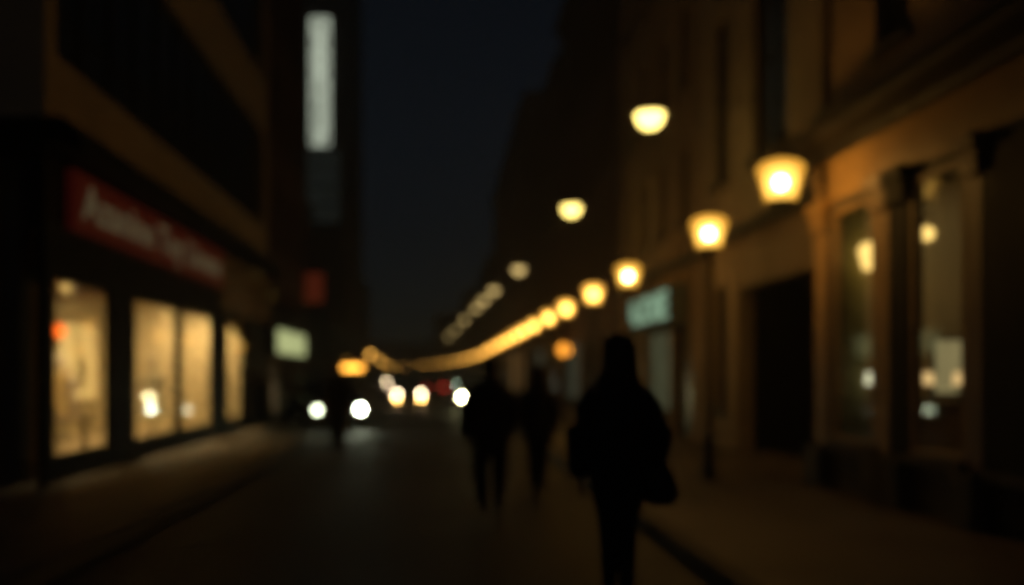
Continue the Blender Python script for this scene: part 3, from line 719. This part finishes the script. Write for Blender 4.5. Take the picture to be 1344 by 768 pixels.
# dome lamps on long arms
GD = 'dome lamps hung high on the right'
pts = [(853, 157), (750, 276), (681, 355), (648, 382), (635, 395), (625, 405), (610, 420), (598, 433), (589, 442)]
dl = ['nearest and highest dome lamp on a long arm, cream light', 'second dome lamp from the top, cream light', 'third dome lamp, above the row of lanterns', 'fourth dome lamp, dimmer, close beside the third', 'fifth dome lamp of the high row', 'sixth dome lamp of the high row', 'seventh dome lamp of the high row', 'eighth dome lamp of the high row, very faint', 'last and faintest dome lamp of the high row']
for i, (px, py) in enumerate(pts):
    Y = 4.4 * 1250 / (492 - py); x = (px - 580) * Y / 1250; z = 5.9
    wx = X2 + (bend(118) + .6 if Y > 100 else 0)
    t = thing('dome_lamp', dl[i], 'street lamp', (x, Y, z), GD)
    a = MB(); a.tube([(x, Y, z + .17), (x, Y, z + .3), (x + .12, Y, z + .38), (wx - .01, Y, z + .30)], .02, 6); a.build('arm', 'black_metal', t, True)
    a = MB(); a.lathe([(.27, .1), (.25, .125), (.12, .18), (.03, .2)], (x, Y, z), 20); a.build('hood', 'black_metal', t, True)
    a = MB(); a.lathe([(.245, .098), (.235, .02), (.19, -.08), (.11, -.145), (.02, -.165)], (x, Y, z), 20); a.build('lamp_shade', 'dome' if i < 2 else 'dome_old', t, True)
# amber wall globe
t = thing('wall_globe', 'single orange globe lamp on the right wall beyond the pedestrians', 'wall lamp', (X2, 40, 2.5))
a = MB(); a.tube([(X2 - .003, 40, 2.9), (X2 - .25, 40, 2.95), (X2 - .25, 40, 2.75)], .02, 6); a.build('arm', 'black_metal', t)
a = MB(); a.ball((X2 - .25, 40, 2.55), .25); a.build('lamp_shade', 'amber_globe', t, True)
# kiosk with light strip
t = thing('street_kiosk', 'low kiosk with a glowing orange light strip far on the left', 'kiosk', (-5.2, 55, KH))
a = MB(); a.box(-5.9, -4.65, 55.3, 56.9, KH, 2.15); a.build('body', 'stone_dark', t)
a = MB(); a.box(-6.0, -4.55, 55.0, 57.0, 2.151, 2.27); a.build('roof', 'black_panel', t)
a = MB(); a.box(-5.75, -4.6, 55.22, 55.297, 1.8, 2.02); a.build('light_strip', 'kiosk_strip', t)
a = MB(); a.box(-5.7, -4.8, 55.24, 55.298, 1.0, 1.7); a.build('hatch', 'frame_dark', t)

# ---------------------------------------------------------------- CARS
def car(label, loc, rz, paint, head, fog=None, tail='tail_off', second=None, group='cars driving up the street', r=.09):
    """front faces -Y at y=0; length 4.0, width 1.66"""
    t = thing('car', label, 'car', (0, 0, 0), group)
    prof = [(.06, .28), (0, .42), (.02, .62), (.12, .76), (.95, .90), (1.05, .93), (3.2, .98), (3.75, .95), (3.96, .80), (4.0, .5), (3.94, .28)]
    a = MB(); rr = []
    for s, k, dz in ((-.80, .03, .0), (-.83, 0, 0), (-.83, 0, 0), (.83, 0, 0), (.83, 0, 0), (.80, .03, 0)):
        rr.append([(s, 2 + (y - 2) * (1 - k), z if abs(s) == .83 else .32 + (z - .32) * .94) for y, z in prof])
    rr = [rr[0], rr[1], rr[4], rr[5]]
    a.rings(rr); body = a.build('body', paint, t, bevel=.03)
    cab = [(.98, .93), (1.75, 1.36), (2.1, 1.42), (2.9, 1.42), (3.4, 1.30), (3.85, .93)]
    a = MB(); a.rings([[(s * (.76 if z < 1 else .60), y, z) for y, z in cab] for s in (-1, 1)]); a.build('roof', paint, t, bevel=.03)
    def pane(name, pts):
        m = MB(); n = len(pts); c = sum((Vector(p) for p in pts), Vector()) / n
        nr = (Vector(pts[1]) - Vector(pts[0])).cross(Vector(pts[2]) - Vector(pts[0])).normalized()
        if nr.dot(c - Vector((0, 2.4, 1.1))) < 0: nr = -nr
        m.rings([[Vector(p) + nr * .004 for p in pts], [Vector(p) + nr * .02 for p in pts]]); m.build(name, 'glass_car', t)
    pane('windscreen', [(-.68, 1.06, .975), (.68, 1.06, .975), (.58, 1.70, 1.33), (-.58, 1.70, 1.33)])
    pane('rear_window', [(-.64, 3.78, .98), (.64, 3.78, .98), (.56, 3.45, 1.27), (-.56, 3.45, 1.27)])
    for s in (-1, 1):
        pane('side_window', [(s * .752, 1.25, .97), (s * .752, 2.2, .97), (s * .615, 2.2, 1.36), (s * .628, 1.78, 1.32)])
        pane('side_window', [(s * .752, 2.28, .97), (s * .752, 3.5, .97), (s * .64, 3.25, 1.29), (s * .615, 2.28, 1.37)])
        for y in (.75, 3.2):
            a = MB(); a.lathe([(.20, -.1), (.30, -.1), (.315, -.07), (.315, .07), (.30, .1), (.20, .1)], (s * .76, y, .315), 22, 'x'); wh = a.build('wheel', 'rubber', t, True)
            a = MB(); a.lathe([(.205, 0), (.195, .015 * s), (.05, .03 * s)], (s * .76 + s * .09, y, .315), 18, 'x'); a.build('rim', 'chrome', wh, True)
        hd = head if s < 0 or second is None else second
        a = MB(); a.lathe([(.13, .02), (.125, -.03), (.115, -.035)], (s * .60, .05, .56), 18, 'y'); h = a.build('headlight', 'chrome', t, True)
        a = MB(); a.lathe([(r, 0), (r * .9, -.02), (r * .3, -.03)], (s * .60, .012, .56), 16, 'y'); a.build('lens', hd, h, True)
        a = MB(); a.box(s * .48, s * .74, 3.95, 4.02, .62, .76); a.build('tail_light', tail, t, bevel=.01)
        a = MB(); a.lathe([(.07, .03), (.065, -.02), (.01, -.03)], (s * .6, .03, .34), 14, 'y'); a.build('fog_lamp', fog or 'chrome', t, True)
        a = MB(); a.tube([(s * .78, 1.25, .98), (s * .9, 1.22, 1.02)], .02, 6); a.box(s * .85, s * 1.0, 1.17, 1.27, .95, 1.08); a.build('mirror', paint, t)
    a = MB()
    for k in range(4): a.box(-.36, .36, -.015, .03, .46 + k * .04, .475 + k * .04)
    a.build('grille', 'black_metal', t)
    a = MB(); a.box(-.24, .24, -.03, -.005, .33, .43); a.build('number_plate', 'plate', t)
    t.location = loc; t.rotation_euler = (0, 0, rz)
    return t
# facing the camera means front at -Y : rz = 0
car('dark car with two bright white headlights standing at the left kerb', (-2.76, 25.6, 0), math.radians(22), 'car_dark', 'head_pale', second='head_white')
car('oncoming car with cream headlights and amber fog lamps in mid street', (-1.62, 47.0, 0), math.radians(2), 'car_grey', 'head_cream', fog='fog')
car('car with a greenish yellow headlight partly hidden by the walking man', (1.45, 39.5, 0), 0, 'car_dark', 'head_yellow')
car('far car with a cool white headlight above the yellow one', (2.0, 82, 0), 0, 'car_grey', 'head_green', r=.12)
car('far oncoming car with faint warm grey headlights beneath the orange lamps', (-5.9, 112, 0), 0, 'car_blue', 'head_faint', r=.13)
car('car driving away with red tail lights in the distance', (-.5, 66, 0), PI, 'car_dark', 'chrome', tail='tail')

# ---------------------------------------------------------------- PEOPLE
def skin_mesh(name, verts, edges, rads, root, sub=2):
    me = bpy.data.meshes.new(name); me.from_pydata(verts, edges, [])
    ob = bpy.data.objects.new(name, me); C.objects.link(ob)
    ob.modifiers.new('s', 'SKIN'); m2 = ob.modifiers.new('b', 'SUBSURF'); m2.levels = m2.render_levels = sub
    for i, r in enumerate(rads):
        sv = me.skin_vertices[0].data[i]; sv.radius = r if isinstance(r, tuple) else (r, r); sv.use_root = (i == root)
    dg = bpy.context.evaluated_depsgraph_get(); dg.update()
    out = bpy.data.meshes.new_from_object(ob.evaluated_get(dg))
    bpy.data.objects.remove(ob)
    vs = [tuple(v.co) for v in out.vertices]; fs = [tuple(p.vertices) for p in out.polygons]
    bpy.data.meshes.remove(out)
    return vs, fs

def person(label, x, y, H, rz, hip, knees, ankles, elbows, wrists, coat, coat_rings, hair, long_hair=False, sleeve=.06, leg_r=.085, z=0.0, hood=False):
    """local: faces +Y. Joints given for left (x<0) then right."""
    k = H / 1.75
    t = thing('person', label, 'person', (0, 0, 0))
    V = [(0, 0, .95), (0, 0, 1.1), (0, 0, 1.3), (0, -.01, 1.44), (0, .0, 1.52), (0, .015, 1.575), (0, .02, 1.65), (0, .01, 1.715)]
    R = [(.13, .10), (.125, .09), (.155, .105), (.07, .06), (.05, .05), (.068, .08), (.078, .095), (.05, .06)]
    E = [(i, i + 1) for i in range(7)]
    hands = []
    for s, (kn, an, el, wr) in zip((-1, 1), zip(knees, ankles, elbows, wrists)):
        b = len(V)
        V += [(s * .09, 0, .88), kn, an, (an[0], an[1] + .10, max(an[2] - .055, .03)), (an[0], an[1] + .17, max(an[2] - .06, .025))]
        R += [.085, .056, .038, .036, .026]; E += [(0, b), (b, b + 1), (b + 1, b + 2), (b + 2, b + 3), (b + 3, b + 4)]
        b = len(V)
        V += [(s * .17, 0, 1.40), el, wr]; R += [.055, .04, .028]; E += [(2, b), (b, b + 1), (b + 1, b + 2)]
        w = Vector(wr); d = (w - Vector(el)).normalized(); d = (d + Vector((0, 0, -.6))).normalized()
        V += [tuple(w + d * .05), tuple(w + d * .09)]; R += [(.032, .02), (.034, .018)]; E += [(b + 2, b + 3), (b + 3, b + 4)]
        hands.append((s, w, d))
    vs, fs = skin_mesh('b', V, E, R, 0)
    mb = MB(); mb.v = vs; mb.f = fs
    # fingers and thumb
    for s, w, d in hands:
        side = Vector((0, 1, 0)); palm = Vector((-s, 0, 0))
        for i, ln in enumerate((.075, .085, .08, .062)):
            p0 = w + d * .085 + side * (.027 - .018 * i); p1 = p0 + d * ln * .5; p2 = p1 + d * ln * .35 + palm * ln * .3; p3 = p2 + d * ln * .1 + palm * ln * .25
            mb.tube([p0, p1, p2, p3], [.009, .0085, .008, .005], 8)
        p0 = w + d * .03 + side * .024; mb.tube([p0, p0 + side * .025 + d * .025, p0 + side * .035 + d * .05 + palm * .01, p0 + side * .034 + d * .065 + palm * .015], [.012, .011, .009, .006], 8)
    # face
    mb.tube([(0, .105, 1.66), (0, .125, 1.635), (0, .122, 1.622)], [.008, .013, .012], 8)
    for s in (-1, 1):
        mb.ball((s * .031, .098, 1.655), .011); mb.ball((s * .078, .015, 1.645), .024, (.35, .7, 1.2))
    mb.tube([(-.024, .108, 1.595), (0, .114, 1.595), (.024, .108, 1.595)], [.004, .007, .004], 6)
    body = mb.build('body', 'skin', t, True)
    # hair
    a = MB(); c = (0, .0, 1.672)
    rr = []
    lv = [(1.762, .02, .02), (1.75, .052, .06), (1.72, .076, .09), (1.68, .086, .102), (1.635, .084, .09), (1.60, .075, .07)]
    if long_hair: lv = [(1.755, .02, .02), (1.742, .05, .058), (1.72, .085, .092), (1.68, .102, .108), (1.63, .106, .102), (1.57, .108, .095), (1.50, .118, .09), (1.44, .09, .07)]
    for zz, rx, ry in lv:
        rr.append([(rx * math.cos(2 * PI * j / 20), (-.015 if zz > 1.66 else -.04) + ry * math.sin(2 * PI * j / 20) * (1 if zz > 1.68 else .85), zz) for j in range(20)])
    if not hood or True: a.rings(rr); a.build('hair', hair, t, True)
    # trousers and shoes
    a = MB()
    for s, (kn, an) in zip((-1, 1), zip(knees, ankles)):
        kn = Vector(kn); an = Vector(an); hp = Vector((s * .085, 0, .92))
        a.tube([hp, hp.lerp(kn, .5), kn, kn.lerp(an, .5), an + Vector((0, 0, .02))], [leg_r * 1.15, leg_r, leg_r * .86, leg_r * .72, leg_r * .6], 14)
    a.rings([[(rx * math.cos(2 * PI * j / 20), ry * math.sin(2 * PI * j / 20), zz) for j in range(20)] for zz, rx, ry in ((.82, .15, .11), (.9, .17, .125), (1.02, .155, .115))])
    a.build('trousers', 'trousers', t, True)
    for an in ankles:
        a = MB(); x0, y0, z0 = an; z0 = max(z0 - .085, 0)
        def el(yy, zz, rx, rz_): return [(x0 + rx * math.cos(2 * PI * j / 12), y0 + yy, z0 + zz + rz_ * math.sin(2 * PI * j / 12)) for j in range(12)]
        a.rings([el(-.075, .05, .02, .03), el(-.06, .055, .04, .05), el(0, .06, .045, .055), el(.08, .045, .048, .042), el(.15, .035, .045, .032), el(.19, .028, .02, .02)])
        a.build('shoe', 'shoe', t, True)
    # coat with sleeves
    a = MB()
    rr = []
    for zz, rx, ry, *o in coat_rings:
        ox = o[0] if o else 0
        rr.append([(ox + rx * math.cos(2 * PI * j / 28) * (1 + .015 * math.sin(5 * j + zz * 9)), ry * math.sin(2 * PI * j / 28) * (1 + .02 * math.sin(3 * j + zz * 7)), zz) for j in range(28)])
    a.rings(rr)
    for s, el_, wr in zip((-1, 1), elbows, wrists):
        sh = Vector((s * (coat_rings[-3][1] - .055), 0, 1.36)); e = Vector(el_); w = Vector(wr)
        a.tube([sh, sh.lerp(e, .5), e, e.lerp(w, .5), w], [sleeve * 1.0, sleeve * 1.12, sleeve * 1.0, sleeve * .92, sleeve * .82], 14)
    a.build('coat', coat, t, True)
    a = MB(); a.rings([[(rx * math.cos(2 * PI * j / 20), -.01 + ry * math.sin(2 * PI * j / 20), zz) for j in range(20)] for zz, rx, ry in ((1.45, .10, .09), (1.50, .085, .08), (1.545, .078, .078))]); a.build('collar', coat, t, True)
    t.scale = (k, k, k)
    t.location = (x, y, z); t.rotation_euler = (0, 0, rz)
    return t
# near woman walking away
person('woman in a bulky black coat, seen from behind, carrying a bag, nearest the camera', 1.13, 6.1, 1.76, 0, 0,
       ((-.05, .05, .50), (.045, -.02, .50)), ((-.03, .14, .09), (.025, -.14, .11)),
       ((-.25, -.03, 1.12), (.255, -.03, 1.12)), ((-.235, .06, .86), (.24, .03, .93)),
       'coat_black', ((.62, .14, .12), (.72, .165, .14), (.82, .185, .16), (.95, .205, .17), (1.10, .215, .165), (1.22, .21, .16), (1.33, .185, .15), (1.42, .15, .125), (1.50, .12, .105)), 'hair_brown', True, .088, .078)
# her bag
def handbag(label, x, y, z):
    t = thing('handbag', label, 'handbag', (x, y, z))
    def ell(zz, rx, ry, ox): return [(x + ox + rx * math.cos(2 * PI * j / 20), y + ry * math.sin(2 * PI * j / 20), zz + z) for j in range(20)]
    a = MB(); a.rings([ell(0, .06, .03, .05), ell(.015, .10, .065, .05), ell(.08, .125, .08, .045), ell(.18, .115, .075, .025), ell(.27, .09, .05, 0), ell(.30, .075, .03, -.01)])
    a.build('body', 'bag', t, True)
    for s in (-1, 1):
        a = MB(); a.tube([(x - .07, y + s * .03, z + .28), (x - .055, y + s * .02, z + .36), (x - .02, y, z + .39), (x + .02, y + s * .02, z + .36), (x + .045, y + s * .03, z + .28)], .007, 8); a.build('handle', 'bag', t, True)
    return t
handbag('soft black bag hanging from the right hand of the nearest woman', 1.36, 6.14, .66)
# couple
person('man in a dark jacket, left of the walking couple', .53, 10.4, 1.68, math.radians(2), 0,
       ((-.11, .05, .50), (.11, .02, .50)), ((-.10, -.10, .11), (.10, .12, .09)),
       ((-.27, -.04, 1.14), (.25, -.04, 1.14)), ((-.27, .04, .88), (.23, .05, .88)),
       'coat_black', ((.76, .22, .17), (.9, .235, .18), (1.05, .235, .175), (1.2, .24, .17), (1.34, .25, .16), (1.43, .20, .13), (1.49, .12, .10)), 'hair_dark', False, .082, .105)
person('woman in a dark coat, right of the walking couple', 1.2, 11.9, 1.62, math.radians(-3), 0,
       ((-.06, .06, .50), (.06, .0, .50)), ((-.045, .15, .09), (.03, -.14, .12)),
       ((-.23, -.04, 1.14), (.235, -.04, 1.14)), ((-.21, .08, .92), (.22, .06, .90)),
       'coat_grey', ((.70, .20, .17), (.82, .215, .175), (.98, .215, .17), (1.1, .205, .155), (1.25, .215, .155), (1.34, .22, .145), (1.43, .175, .12), (1.49, .11, .09)), 'hair_brown', True, .072, .09)
person('person in a black coat standing before the dark car', -2.06, 18.8, 1.70, PI, 0,
       ((-.08, .02, .50), (.08, .0, .50)), ((-.07, .04, .09), (.05, -.03, .09)),
       ((-.24, -.04, 1.14), (.24, -.04, 1.14)), ((-.21, .08, .92), (.21, .08, .92)),
       'coat_black', ((.72, .21, .17), (.85, .22, .175), (1.0, .225, .17), (1.2, .23, .16), (1.34, .245, .155), (1.43, .195, .13), (1.49, .12, .10)), 'hair_dark', False, .082, .095)

# ---------------------------------------------------------------- night haze around the lamps
hm = bpy.data.materials.new('haze'); hm.use_nodes = True
hn = hm.node_tree.nodes; hn.remove(hn['Principled BSDF'])
pv = hn.new('ShaderNodeVolumePrincipled'); pv.inputs['Density'].default_value = .0035; pv.inputs['Color'].default_value = (.88, .94, 1, 1); pv.inputs['Anisotropy'].default_value = .3
hm.node_tree.links.new(pv.outputs['Volume'], hn['Material Output'].inputs['Volume'])
M['haze'] = hm
a = MB(); a.box(-70, 40, -20, 260, -2, 40)
ident(a.build('haze', 'haze'), kind='stuff')

# ---------------------------------------------------------------- world, camera, render
wd = bpy.data.worlds.new('World'); S.world = wd; wd.use_nodes = True
N = wd.node_tree.nodes; L = wd.node_tree.links
sky = N.new('ShaderNodeTexSky'); sky.sky_type = 'NISHITA'; sky.sun_disc = False
sky.sun_elevation = math.radians(25); sky.sun_rotation = math.radians(180); sky.air_density = 1.0; sky.dust_density = 1.2; sky.ozone_density = 2
L.new(sky.outputs[0], N['Background'].inputs[0]); N['Background'].inputs[1].default_value = .0014

F = 1250; Wp = 1344
cam = bpy.data.cameras.new('camera'); co = bpy.data.objects.new('camera', cam); C.objects.link(co)
co.location = (0, 0, 1.5); co.rotation_euler = (PI / 2, 0, 0)
cam.sensor_width = 36; cam.lens = 36 * F / Wp
cam.shift_x = (672 - 580) / Wp; cam.shift_y = (492 - 384) / Wp
cam.clip_start = .05; cam.clip_end = 3000
cam.dof.use_dof = True; cam.dof.focus_distance = 3.0
cam.dof.aperture_fstop = (cam.lens / 1000) / .054
S.camera = co
S.view_settings.view_transform = 'Standard'; S.view_settings.look = 'None'; S.view_settings.gamma = 1; S.view_settings.exposure = 0
S.render.engine = 'CYCLES'
cy = S.cycles
cy.use_adaptive_sampling = False; cy.use_denoising = True
try: cy.denoiser = 'OPENIMAGEDENOISE'; cy.denoising_prefilter = 'ACCURATE'; cy.denoising_input_passes = 'RGB'
except Exception: pass
cy.max_bounces = 6; cy.diffuse_bounces = 3; cy.glossy_bounces = 3; cy.transparent_max_bounces = 16; cy.transmission_bounces = 3
cy.sample_clamp_indirect = 2.0; cy.sample_clamp_direct = 0; cy.caustics_reflective = False; cy.caustics_refractive = False
cy.use_light_tree = True
cy.pixel_filter_type = 'BLACKMAN_HARRIS'; cy.filter_width = 3.2   # soft wide-open lens
